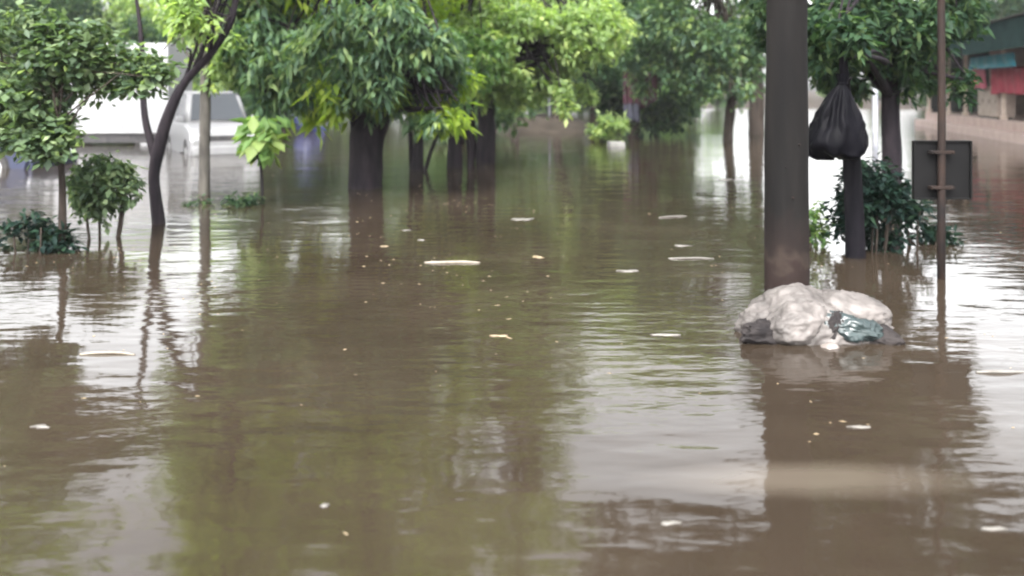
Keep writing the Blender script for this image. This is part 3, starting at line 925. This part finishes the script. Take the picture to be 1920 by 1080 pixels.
def make_car(name, label, paint, loc, rz, L=3.9, W=1.72, H=1.78, zf=0.0):
    """hatchback / small van: x forward, origin at the middle of the ground contact"""
    root = empty(name, loc, rz)
    tag(root, label, 'car')
    xr, xf = -L / 2, L / 2
    r = .36
    ax = [xr + .68, xf - .72]
    belt = H * .56
    prof = [(xr + .02, .34), (xr, .55), (xr + .03, belt - .04), (xr + .10, belt), (xf - 1.05, belt + .01), (xf - .45, belt - .10), (xf - .10, belt - .22), (xf, belt - .42), (xf - .01, .40), (xf - .06, .24)]

    def arc(cx):
        return [(cx + r * math.cos(a), .30 + r * math.sin(a)) for a in np.linspace(0, math.pi, 9)]
    prof += [(ax[1] + r + .03, .22)] + arc(ax[1]) + [(ax[0] + r + .03, .22)] + arc(ax[0]) + [(xr + .25, .24)]
    bm = bmesh.new()
    rows = []
    for y, k in ((-W / 2, .90), (-W / 2 + .07, 1), (W / 2 - .07, 1), (W / 2, .90)):
        row = []
        for (x, z) in prof:
            zz = z if z < .7 else .7 + (z - .7) * (1 if k == 1 else .86)
            row.append(bm.verts.new((x * (1 if k == 1 else .985), y, zz)))
        rows.append(row)
    for a, c in zip(rows, rows[1:]):
        for i in range(len(prof)):
            j = (i + 1) % len(prof)
            bm.faces.new((a[i], a[j], c[j], c[i]))
    bm.faces.new(rows[0])
    bm.faces.new(rows[-1][::-1])
    body = link('body', bm_mesh(name + '_body', bm), paint, root)
    # cabin
    b0 = [(xr + .06, -W / 2 + .05), (xf - .98, -W / 2 + .05), (xf - .98, W / 2 - .05), (xr + .06, W / 2 - .05)]
    t0 = [(xr + .26, -W / 2 + .20), (xf - 1.60, -W / 2 + .20), (xf - 1.60, W / 2 - .20), (xr + .26, W / 2 - .20)]
    bm = bmesh.new()
    vb = [bm.verts.new((x, y, belt - .03)) for x, y in b0]
    vt = [bm.verts.new((x, y, H)) for x, y in t0]
    for i in range(4):
        j = (i + 1) % 4
        bm.faces.new((vb[i], vb[j], vt[j], vt[i]))
    bm.faces.new(vt)
    bm.faces.new(vb[::-1])
    bmesh.ops.bevel(bm, geom=[e for e in bm.edges if max(v.co.z for v in e.verts) > belt + .1], offset=.13, segments=5, affect='EDGES')
    link('cabin', bm_mesh(name + '_cabin', bm, True), paint, root)
    B = [Vector((x, y, belt)) for x, y in b0]
    T = [Vector((x, y, H)) for x, y in t0]
    quad_panel('windscreen', (B[1], B[2], T[2], T[1]), .17, .014, 'car_glass', root)
    quad_panel('rear_window', (B[3], B[0], T[0], T[3]), .2, .014, 'car_glass', root)
    for s, (p0, p1, q0, q1) in ((-1, (B[0], B[1], T[0], T[1])), (1, (B[2], B[3], T[2], T[3]))):
        for f0, f1 in ((.06, .34), (.36, .64), (.66, .95)):
            if s == 1:
                f0, f1 = 1 - f1, 1 - f0
            quad_panel('side_window', (p0.lerp(p1, f0), p0.lerp(p1, f1), q0.lerp(q1, f1), q0.lerp(q1, f0)), .13, .014, 'car_glass', root)
    for s in (-1, 1):
        hl = link('headlight', bm_mesh('headlight', box_bm(xf - .16, xf + .005, s * (W / 2 - .27) - .19, s * (W / 2 - .27) + .19, belt - .42, belt - .25, .03)), 'lamp_glass', root)
        link('tail_light', bm_mesh('tail_light', box_bm(xr - .012, xr + .1, s * (W / 2 - .12) - .07, s * (W / 2 - .12) + .07, belt - .35, belt - .05, .02)), 'tail_red', root)
        link('mirror', bm_mesh('mirror', box_bm(xf - 1.12, xf - 1.0, s * (W / 2 + .09) - .09, s * (W / 2 + .09) + .09, belt + .03, belt + .18, .03)), paint, root)
    box('bumper', xf - .10, xf + .06, -W / 2 + .06, W / 2 - .06, .26, .50, paint, root, .05)
    box('bumper', xr - .06, xr + .10, -W / 2 + .06, W / 2 - .06, .28, .52, paint, root, .05)
    g = box('grille', xf - .08, xf + .012, -.42, .42, belt - .42, belt - .29, 'dark_metal', root, .015)
    for x in ax:
        for s in (-1, 1):
            make_wheel(root, x, s * (W / 2 - .11), .30, .30)
    box('underbody', xr + .15, xf - .15, -W / 2 + .22, W / 2 - .22, .16, .5, 'dark_metal', root)
    return root


pc = P(398, 290, 22.6)
make_car('parked_car', 'white car flooded to its sills behind the slim tree trunk', 'white_paint', (pc.x - .45, pc.y + 1.2, -.27), math.radians(-90 + 30), L=3.9, W=1.72, H=1.86)
pn = P(-95, 315, 18.5)
make_car('parked_car', 'dark navy car nose at the left edge behind the small tree', 'navy_paint', (pn.x - .02, pn.y + .6, -.28), math.radians(-6), L=4.0, W=1.7, H=1.5)

# box truck
tY = 26.0
tp = P(212, 290, tY)
tk = empty('box_truck', (tp.x, tp.y, -.30))
tag(tk, 'white box truck with dark underside behind the small left trees', 'truck')
bz0, bz1 = .70, 3.30
bx0, bx1 = -1.75, 1.62
link('cargo_box', bm_mesh('cargo_box', box_bm(bx0, bx1, 0, 2.0, bz0, bz1, .03)), 'white_box', tk)
for x in np.linspace(bx0 + .02, bx1 - .02, 6):
    box('side_rib', x - .02, x + .02, -.02, .004, bz0 + .02, bz1 - .02, 'white_box', tk, .004)
box('side_rail', bx0, bx1, -.025, .003, bz0 - .05, bz0 + .0, 'rim_metal', tk, .006)
box('chassis', bx0 - 1.5, bx1 - .05, .45, 1.55, .38, .69, 'dark_metal', tk, .02)
box('skirt_board', bx0 + .1, bx1 - .1, .06, .12, .36, .69, 'dark_metal', tk, .01)
bm = bmesh.new()
cp = [(-3.45, .36), (-3.5, .9), (-3.40, 1.25), (-3.05, 2.05), (-2.9, 2.12), (-1.85, 2.14), (-1.82, .36)]
r0 = [bm.verts.new((x, .08, z)) for x, z in cp]
r1 = [bm.verts.new((x, 1.92, z)) for x, z in cp]
for i in range(len(cp)):
    j = (i + 1) % len(cp)
    bm.faces.new((r0[i], r0[j], r1[j], r1[i]))
bm.faces.new(r0)
bm.faces.new(r1[::-1])
bmesh.ops.bevel(bm, geom=bm.edges[:], offset=.05, segments=2, affect='EDGES')
link('cab', bm_mesh('cab', bm), 'white_paint', tk)
quad_panel('door_window', [(-3.12, .08, 1.30), (-2.05, .08, 1.30), (-2.05, .08, 1.98), (-2.86, .08, 1.98)], .04, .012, 'car_glass', tk)
quad_panel('windscreen', [(-3.41, 1.84, 1.27), (-3.41, .16, 1.27), (-3.07, .16, 2.02), (-3.07, 1.84, 2.02)], .05, .014, 'car_glass', tk)
dr = box('door', -3.1, -2.0, .062, .078, .55, 1.22, 'white_paint', tk, .006)
box('door_handle', -2.2, -2.06, .045, .062, 1.05, 1.08, 'dark_metal', dr, .004)
for x in (-2.75, .95):
    for y in (.2, 1.8):
        make_wheel(tk, x, y, .36, .37, .24)
box('rear_bumper', bx1 - .02, bx1 + .08, .15, 1.85, .42, .56, 'dark_metal', tk, .02)
for y in (.2, 1.8):
    box('tail_light', bx1, bx1 + .03, y - .1, y + .1, .60, .68, 'tail_red', tk, .008)

# blue tarpaulin over a heap, far
M['blue_tarp'] = noisy('blue_tarp', (0.0072, 0.0108, 0.0468), (0.0162, 0.0234, 0.0792), 4, .45, .3, .02)
M['pale_sack'] = noisy('pale_sack', (0.1250, 0.1200, 0.1200), (0.1800, 0.1750, 0.1750), 6, .6, .4, .02)
bt = G(588, 247)
o = link('tarpaulin_heap', lumpy('tarpaulin_heap', (.42, .4, .60), 47, 5, .35, .10, 1.2, warp=lambda p: Vector((p.x * (1.15 - .5 * p.z) - .22 * p.z, p.y, p.z))), 'blue_tarp')
o.location = (bt.x - .28, bt.y + .4, .46)
tag(o, 'blue tarpaulin draped over a heap beyond the sapling', 'tarpaulin')
# maroon cloths hung between far trunks
M['maroon_cloth'] = noisy('maroon_cloth', (.035, .010, .019), (.07, .019, .032), 5, .8, .3, .01, (1, 1, .3))
M['navy_cloth'] = noisy('navy_cloth', (.025, .028, .045), (.06, .06, .085), 5, .8, .3, .01)


def cloth(name, w, h, material, parent=None, folds=4, amp=.05, slant=0.0, seed=0, thick=.012, nx=28, nz=14):
    V, Fc = [], []
    for side in (0, 1):
        for j in range(nz + 1):
            t = j / nz
            for i in range(nx + 1):
                s = i / nx
                y = amp * (.35 + .65 * t) * math.sin(folds * 2 * math.pi * s + seed + 1.2 * math.sin(3 * s + 2 * t)) + .03 * noise.noise(Vector((s * 3, t * 3, seed)))
                hh = h * (1 + slant * (s - .5)) + .05 * noise.noise(Vector((s * 4, seed, 1)))
                V.append(((s - .5) * w, y + side * thick, -t * hh))
    k = (nx + 1) * (nz + 1)
    for j in range(nz):
        for i in range(nx):
            a = j * (nx + 1) + i
            Fc.append((a, a + 1, a + nx + 2, a + nx + 1))
            Fc.append((k + a, k + a + nx + 1, k + a + nx + 2, k + a + 1))
    edge = [i for i in range(nx)]
    for i in range(nx):
        a, c = i, nz * (nx + 1) + i
        Fc.append((a, k + a, k + a + 1, a + 1))
        Fc.append((c, c + 1, k + c + 1, k + c))
    for j in range(nz):
        a, c = j * (nx + 1), j * (nx + 1) + nx
        Fc.append((a, a + nx + 1, k + a + nx + 1, k + a))
        Fc.append((c, k + c, k + c + nx + 1, c + nx + 1))
    return link(name, pymesh(name, V, Fc), material, parent)


ct = P(1184, 118, 29)
o = cloth('hanging_cloth', .53, 1.37, 'maroon_cloth', None, 3, .06, 0, 1)
o.location = ct
tag(o, 'long maroon cloth hanging beside the thick far trunk', 'cloth')
lo = cloth('lower_hem', .50, .58, 'navy_cloth', o, 3, .05, 0, 1)
lo.location = (0, -.01, -1.33)
ct = P(1216, 118, 29)
o = cloth('hanging_cloth', .58, 1.38, 'maroon_cloth', None, 3, .07, -.25, 4)
o.location = ct
tag(o, 'shorter maroon cloth with a slanting hem, next to the bare sapling', 'cloth')
ln = [P(1150, 112, 29), P(1200, 117, 29), P(1260, 110, 29)]
V, Fc = tube_arrays(smooth_path(ln, [.012] * 3, 6)[0], [.012] * 13, 6)
o = link('cloth_line', pymesh('cloth_line', V, Fc), 'dark_metal')
tag(o, 'dark line strung under the far crowns carrying the maroon cloths', 'rope')

# pale block at the bush
bk = G(1155, 274)
o = link('concrete_block', bm_mesh('concrete_block', box_bm(-.22, .22, -.2, .2, -.4, .13, .03)), noisy('concrete', (.15, .147, .138), (.22, .215, .20), 6, .85, .3))
o.location = (bk.x, bk.y, 0)
o.rotation_euler = (0, 0, .15)
tag(o, 'pale concrete block rising from the water before the bright bush', 'block')

# ------------------------------------------------------------------ shop row on the right, receding along the street
S0, S1 = Vector((18.9, 40.5, 0)), Vector((15.2, 24.5, 0))
ax_ = (S1 - S0)
SL = ax_.length
shop = empty('shop_building', S0, math.atan2(ax_.y, ax_.x))     # local x along the front towards the camera; +y is away from the street
tag(shop, 'open-fronted shop row with dark green awning and pinkish plinth at right', 'building')
M['pink_wall'] = noisy('pink_wall', (.40, .29, .26), (.52, .40, .36), 2.2, .8, .15, .01)
M['cream_paint'] = noisy('cream_paint', (.58, .46, .38), (.70, .58, .5), 3, .7, .1, .005)
M['green_sheet'] = noisy('green_sheet', (.006, .016, .016), (.014, .032, .03), 2, 1, .2, .01, spec=.03)
M['dark_wall'] = noisy('dark_wall', (.03, .035, .035), (.06, .06, .058), 2, .9, .2, .01)
LEN = SL + 6
box('plinth', 0, LEN, .0, 6, -.5, .62, 'pink_wall', shop, .02)
box('front_step', 0, LEN, -.45, -.003, -.5, .30, 'pink_wall', shop, .02)
box('back_wall', 0, LEN, 3.4, 3.55, .62, 3.62, 'dark_wall', shop)
box('end_wall', 0, .15, .1, 3.4, .62, 3.58, 'dark_wall', shop)
for x in (4.0, 8.3, 12.4, 16.6):
    box('partition', x - .06, x + .06, 1.6, 3.4, .62, 3.6, 'pink_wall', shop)
for x in (.15, 3.6, 6.2, 10.9, 14.9, 18.8):
    pst = box('post', x - .06, x + .06, .08, .20, .615, 3.62, 'cream_paint', shop, .012)
    box('post_foot', x - .10, x + .10, .04, .24, .60, .76, 'cream_paint', pst, .015)
# corrugated awning: each sheet a piece of its own
sheet_w = 1.02
V, Fc = [], []
nn = 24
for i in range(nn + 1):
    x = sheet_w * i / nn
    zc = .022 * math.cos(2 * math.pi * i / 6)
    for (y, z) in ((-1.5, 3.62), (4.0, 3.70)):
        V.append((x, y, z + zc))
        V.append((x, y, z + zc - .006))
for i in range(nn):
    a = i * 4
    Fc += [(a, a + 4, a + 6, a + 2), (a + 1, a + 3, a + 7, a + 5), (a, a + 1, a + 5, a + 4), (a + 2, a + 6, a + 7, a + 3)]
shm = pymesh('roof_sheet', V, Fc)
for k in range(int(LEN / 1.0) + 1):
    o = link('roof_sheet', shm, 'green_sheet', shop)
    o.location = (k * 1.0 - .4, 0, .004 * (k % 2))
box('valance', -.4, LEN, -1.53, -1.50, 2.74, 3.60, 'green_sheet', shop, .004)
box('ridge_cap', -.4, LEN, 3.9, 4.2, 3.74, 3.80, 'green_sheet', shop, .01)
box('eave_pipe', -.4, LEN, -1.60, -1.54, 3.56, 3.62, 'rust_metal', shop, .03)


def shop_w(x, y, z):
    return shop.matrix_world @ Vector((x, y, z)) if False else Vector(S0) + Matrix.Rotation(math.atan2(ax_.y, ax_.x), 3, 'Z') @ Vector((x, y, z))


RZ = math.atan2(ax_.y, ax_.x)
M['red_cloth'] = noisy('red_cloth', (.30, .025, .05), (.46, .06, .10), 3, .75, .3, .01)
M['pink_cloth'] = noisy('pink_cloth', (.50, .10, .18), (.62, .17, .25), 3, .75, .3, .01)
M['sky_tarp'] = noisy('sky_tarp', (.03, .26, .40), (.06, .38, .52), 3, .5, .3, .01)
for nm, lab, cat, mt, x, y, z, w, h_, s in (
        ('cloth_banner', 'pink cloth hanging in the shop front above the beige cabinet', 'cloth', 'pink_cloth', 9.0, -.15, 2.40, 1.5, .72, 3),
        ('cloth_banner', 'deep red cloth hanging at the right edge of the shop front', 'cloth', 'red_cloth', 12.3, -.18, 2.35, 3.6, .85, 7),
        ('blue_awning_sheet', 'bright blue sheet hung under the green awning at the right edge', 'tarpaulin', 'sky_tarp', 12.6, -.75, 2.74, 4.6, .42, 9)):
    o = cloth(nm, w, h_, mt, None, 5, .05, 0, s)
    o.location = shop_w(x, y, z)
    o.rotation_euler = (0, 0, RZ)
    tag(o, lab, cat)
cab = empty('cabinet', shop_w(9.4, .05, .62), RZ)
tag(cab, 'beige cabinet standing on the shop plinth under the pink cloth', 'cabinet')
M['beige_board'] = noisy('beige_board', (.34, .27, .23), (.46, .37, .32), 3, .7, .1, .005)
box('carcass', -1.15, 1.15, 0, .55, .06, 1.08, 'beige_board', cab, .01)
box('cabinet_top', -1.2, 1.2, -.04, .6, 1.08, 1.13, 'cream_paint', cab, .01)
for x in (-.76, 0, .76):
    d = box('cabinet_door', x - .36, x + .36, -.022, -.002, .10, 1.04, 'beige_board', cab, .005)
    box('handle', x + .26, x + .29, -.04, -.022, .55, .68, 'dark_metal', d, .004)
box('cabinet_foot', -1.1, 1.1, .03, .5, 0, .058, 'dark_metal', cab)
wb = P(1788, 97, 31)  # white strip below the awning, built as a plain white tube and batten
o = empty('white_strip', wb, RZ + .6)
tag(o, 'short white strip hanging below the awning end', 'lamp')
V, Fc = tube_arrays([(-.42, 0, 0), (.42, 0, 0)], [.055, .055], 10)
link('tube', pymesh('tube', V, Fc), 'white_paint', o)
box('batten', -.45, .45, -.05, .05, .06, .13, 'white_paint', o, .01)
for x in (-.3, .3):
    V, Fc = tube_arrays([(x, 0, .12), (x, 0, .70)], [.01, .01], 6)
    link('hanger', pymesh('hanger', V, Fc), 'dark_metal', o)

# ------------------------------------------------------------------ background trees (shared crowns, each tree its own object)
rng = np.random.default_rng(77)
protos = []
for s in range(3):
    cl = blob_clumps([((0, 0, 3.2), (2.5, 2.3, 2.0), 330), ((.5, 0, 5.2), (2.0, 2.0, 1.6), 220), ((-.6, .3, 1.7), (2.2, 2.0, 1.0), 180), ((.4, .3, .95), (2.3, 1.6, .55), 90)], rng, .04, .6)
    cm = crown_mesh('background_crown', cl, rng, 9, .34, .15, .5, .18, 0)
    cm.materials.append(M['leaf_far'] if s else M['leaf_mid'])
    tp_, tr_ = smooth_path([(0, 0, -1.0), (.05, 0, .8), (-.1, .1, 2.2), (.1, 0, 4.5)], [.26, .2, .16, .06], 4)
    tparts = [tube_arrays(tp_, tr_, 10, .15, s)]
    for k in range(7):
        a = k * .9 + s
        tparts.append(tube_arrays([(0, 0, 1.6 + .3 * k), (math.cos(a) * .8, math.sin(a) * .8, 2.3 + .35 * k), (math.cos(a) * 1.7, math.sin(a) * 1.7, 2.8 + .4 * k)], [.07, .05, .02], 6))
    tm = pymesh('background_trunk', *join_arrays(tparts))
    tm.materials.append(M['bark_brown'])
    protos.append((tm, cm))
dk = protos[1][1].copy()
dk.materials.clear()
dk.materials.append(M['leaf_shade'])
protos.append((protos[1][0], dk))
lt = protos[2][1].copy()
lt.materials.clear()
lt.materials.append(M['leaf_light'])
protos.append((protos[2][0], lt))
bgs = [
    (-60, 46, 1.15, 'first from the left edge'), (60, 40, 1.15, 'above the box truck'), (165, 44, 1.2, 'behind the box truck and the leaning tree'), (270, 44, 1.1, 'above the white car'),
    (390, 48, 1.1, 'behind the slim trunk'), (500, 44, 1.2, 'behind the sapling'), (600, 50, 1.25, 'above the blue tarpaulin'), (720, 46, 1.25, 'behind the forked trunk'),
    (850, 52, 1.3, 'behind the clustered stems'), (950, 58, 1.3, 'behind the bright central foliage'), (1050, 56, 1.35, 'behind the leaning far trunk'), (1150, 60, 1.4, 'behind the thick far trunk'),
    (1250, 58, 1.35, 'behind the columnar shrub'), (1345, 78, .6, 'at the far end of the street, left side'), (1455, 98, .62, 'at the far street end behind the thick pole'), (1560, 100, .6, 'at the far street end behind the black bag'),
    (1650, 96, .6, 'at the far street end behind the slim grey pole'), (1735, 80, .9, 'at the far end of the shop row'), (1805, 52, 1.3, 'above the shop roof'), (1880, 46, 1.25, 'above the shop roof at the right edge'),
    (258, 34, .70, 'between the small left tree and the leaning trunk'), (535, 39, 1.0, 'between the sapling and the blue tarpaulin'), (862, 28, .95, 'close behind the twin trunks'), (1188, 31, 1.0, 'close behind the maroon cloths'),
    (1990, 44, 1.2, 'beyond the right edge above the shops'),
]
for i, (u, Y, s, where) in enumerate(bgs):
    p = P(u, 170, Y)
    root = empty('background_tree', (p.x, p.y, max(0, ground_h(p.x, p.y)) - .1), i * 1.3)
    root.scale = (s, s, s)
    tag(root, 'grey-green background tree ' + where, 'tree', 'background trees')
    tm, cm = protos[3 if u > 1700 or u in (-60, 60, 165, 600, 258, 535, 1188) else 4 if u in (270, 390) else i % 3]
    link('trunk', tm, None, root)
    tag(link('crown', cm, None, root), kind='stuff')
# far undergrowth closing the view under the crowns
rng = np.random.default_rng(123)
N = 5200
ux = rng.uniform(-52, 13, N)
uy = 62 + rng.normal(0, 1.6, N) + 3 * np.sin(ux * .21)
uz = rng.random(N) ** .8 * (2.0 + .9 * np.sin(ux * .55) + .5 * np.sin(ux * 1.7 + 1))
cl = np.stack([ux, uy, uz], 1)
tag(link('undergrowth', crown_mesh('undergrowth', cl, rng, 6, .40, .19, .2, .2, -.1), 'leaf_far'), 'dense far undergrowth closing the view below the crowns', 'undergrowth', kind='stuff')
# tall tree outside the left edge: only its high crown shows, mirrored in the water
tree('tall_tree', 'tall tree outside the left edge, seen only as reflection in the water', 'tree', None,
     [(-14.5, 19, -.5), (-14.5, 19, .2), (-14.3, 19, 2.5), (-13.6, 19, 4.5), (-12.4, 19, 7)], [.3, .26, .22, .15, .06],
     [((-12.2, 18.5, 5.2), (2.6, 2.2, 1.2), 420), ((-10.0, 18.5, 5.6), (1.4, 1.8, 1.0), 200), ((-10.6, 18.5, 7.6), (2.9, 1.6, 1.2), 170, 'leaf_glow')],
     'leaf_mid', 'bark_brown', per=9, L=.26, W=.11, droop=.6, limbs=5, twigs=40, seed=91, spread=.12)

# ------------------------------------------------------------------ floating sticks, leaves and scraps
M['wet_stick'] = noisy('wet_stick', (0.1080, 0.0900, 0.0675), (0.1710, 0.1530, 0.1215), 14, .5, .3, .003)
M['scrap_white'] = noisy('scrap_white', (0.0770, 0.0713, 0.0616), (0.1386, 0.1309, 0.1193), 12, .45, .3, .003)
M['leaf_straw'] = noisy('leaf_straw', (0.1120, 0.0840, 0.0490), (0.2240, 0.1750, 0.1050), 14, .55, .3, .003)


def stick(label, u, v, px, material='wet_stick', r=.011, tilt=0.0, seed=0):
    p = G(u, v)
    Ln = px / F_PX * p.y
    rr = random.Random(seed)
    pts = [(-Ln / 2, 0, .001), (-Ln / 5, rr.uniform(-.02, .02), .007), (Ln / 5, rr.uniform(-.02, .02), .006), (Ln / 2, rr.uniform(-.01, .01), .0)]
    V, Fc = tube_arrays(*smooth_path(pts, [r * .7, r, r * .9, r * .55], 4), 8, .2, seed)
    o = link('floating_stick', pymesh('floating_stick', V, Fc), material)
    o.location = p
    o.rotation_euler = (0, 0, tilt)
    tag(o, label, 'stick', 'floating litter')


def scrap(label, u, v, px, depth, material='scrap_white', seed=0, rz=0.0, name='floating_scrap', cat='litter'):
    """small curled sheet floating on the water, with thickness"""
    p = G(u, v)
    w = px / F_PX * p.y
    rr = random.Random(seed)
    V, Fc = [], []
    na = 14
    ring = []
    for k in range(na):
        a = 2 * math.pi * k / na
        q = 1 + 1.0 * noise.noise(Vector((math.cos(a) * 1.9, math.sin(a) * 1.9, seed * 2.1)))
        ring.append((w / 2 * math.cos(a) * q, depth / 2 * math.sin(a) * q, .002 + .004 * abs(math.cos(a + seed))))
    V = [(0, 0, .004)] + [(x * .55, y * .55, z * .6 + .004) for x, y, z in ring] + ring + [(x, y, -.004) for x, y, z in ring]
    for k in range(na):
        k2 = (k + 1) % na
        Fc += [(0, 1 + k, 1 + k2), (1 + k, 1 + na + k, 1 + na + k2, 1 + k2), (1 + na + k, 1 + 2 * na + k, 1 + 2 * na + k2, 1 + na + k2)]
    Fc.append(tuple(1 + 2 * na + k for k in range(na))[::-1])
    o = link(name, pymesh(name, V, Fc), material)
    o.location = p
    o.rotation_euler = (0, 0, rz)
    tag(o, label, cat, 'floating litter')


stick('longest pale stick floating on the water below the centre trunks', 848, 493, 104, 'wet_stick', .017, 0, 1)
stick('thin pale stick floating at left, below the leaning tree', 202, 665, 104, 'wet_stick', .010, .02, 2)
stick('thin pale stick floating left of the thick pole', 1296, 485, 86, 'scrap_white', .009, 0, 3)
stick('white stick floating at the right edge beside the sack', 1875, 698, 92, 'scrap_white', .010, .03, 4)
stick('thin slanted stick floating among scraps left of the pole', 1262, 407, 60, 'scrap_white', .010, .35, 5)
scrap('white scrap floating under the bright green foliage', 980, 411, 40, .16, seed=1, rz=.3)
scrap('small upright pale leaf floating below the white scrap', 1008, 482, 16, .13, 'leaf_straw', 2, .5, 'floating_leaf', 'leaf')
scrap('pale oval scrap floating at mid distance, centre right', 1178, 508, 38, .08, seed=3)
scrap('small white scrap just above the thin stick by the pole', 1278, 461, 30, .07, seed=4)
scrap('far white scrap floating near the left side of the pole', 1360, 337, 30, .16, seed=5)
scrap('orange-brown leaf floating in the middle of the brown water', 939, 630, 30, .035, 'leaf_straw', 6, 0, 'floating_leaf', 'leaf')
scrap('thin white scrap floating left of the sack', 1252, 628, 48, .03, seed=7)
scrap('pale flat scrap floating in the lower left water', 78, 800, 34, .03, seed=8)
scrap('narrow white scrap floating in front of the sack', 1607, 801, 46, .022, seed=9)
scrap('tiny white scrap floating below the forked trunk', 790, 450, 12, .06, seed=10)
scrap('tiny pale scrap floating nearest the forked trunk', 762, 432, 16, .05, seed=11)
scrap('small bright scrap floating in the near brown water, left of centre', 609, 949, 16, .025, seed=12, rz=.5)
scrap('near white scrap floating below the bright reflection', 1256, 981, 40, .022, seed=13)
scrap('tiny pale leaf floating near the long stick', 722, 462, 14, .04, 'leaf_straw', 14, .2, 'floating_leaf', 'leaf')
scrap('pale scrap floating beside the right edge, lowest one', 1862, 992, 40, .022, seed=15)

# fine leaf litter, bubbles and bark crumbs drifting on the flood: nobody could count them
rng = np.random.default_rng(404)
V, Fc = [], []
cen = [(rng.uniform(-4, 5), rng.uniform(3, 15)) for _ in range(26)]
for k in range(360):
    if k % 3:
        cx, cy = cen[k % 26]
        x, y = rng.normal(cx, .45), rng.normal(cy, .28)
    else:
        x, y = rng.uniform(-5, 6), rng.uniform(2.7, 17)
    if abs(x) > .62 * y + .5:
        continue
    L_, W_ = rng.uniform(.006, .03), rng.uniform(.003, .009)
    a = rng.normal(0, .5)
    i0 = len(V)
    for th in np.linspace(0, 2 * math.pi, 6, endpoint=False):
        r_ = rng.uniform(.7, 1.2)
        lx, ly = L_ * math.cos(th) * r_, W_ * math.sin(th) * r_
        V.append((x + lx * math.cos(a) - ly * math.sin(a), y + lx * math.sin(a) + ly * math.cos(a), -.002))
    V.append((x, y, rng.uniform(.002, .006)))
    Fc += [(i0 + t_, i0 + (t_ + 1) % 6, i0 + 6) for t_ in range(6)]
tag(link('drifting_litter', pymesh('drifting_litter', V, Fc), 'leaf_straw'), 'fine pale litter and bubbles scattered over the flood water', 'litter', kind='stuff')

# ------------------------------------------------------------------ damp air
hm = bpy.data.materials.new('haze')
hm.use_nodes = True
hm.node_tree.nodes.clear()
ho = hm.node_tree.nodes.new('ShaderNodeOutputMaterial')
hv = hm.node_tree.nodes.new('ShaderNodeVolumePrincipled')
hv.inputs['Density'].default_value = .0004
hv.inputs['Color'].default_value = (.92, .93, .95, 1)
hm.node_tree.links.new(hv.outputs[0], ho.inputs['Volume'])
tag(link('haze', bm_mesh('haze', box_bm(-170, 170, -40, 190, -3, 19)), hm), 'thin damp haze in the air over the flood', 'haze', kind='stuff')
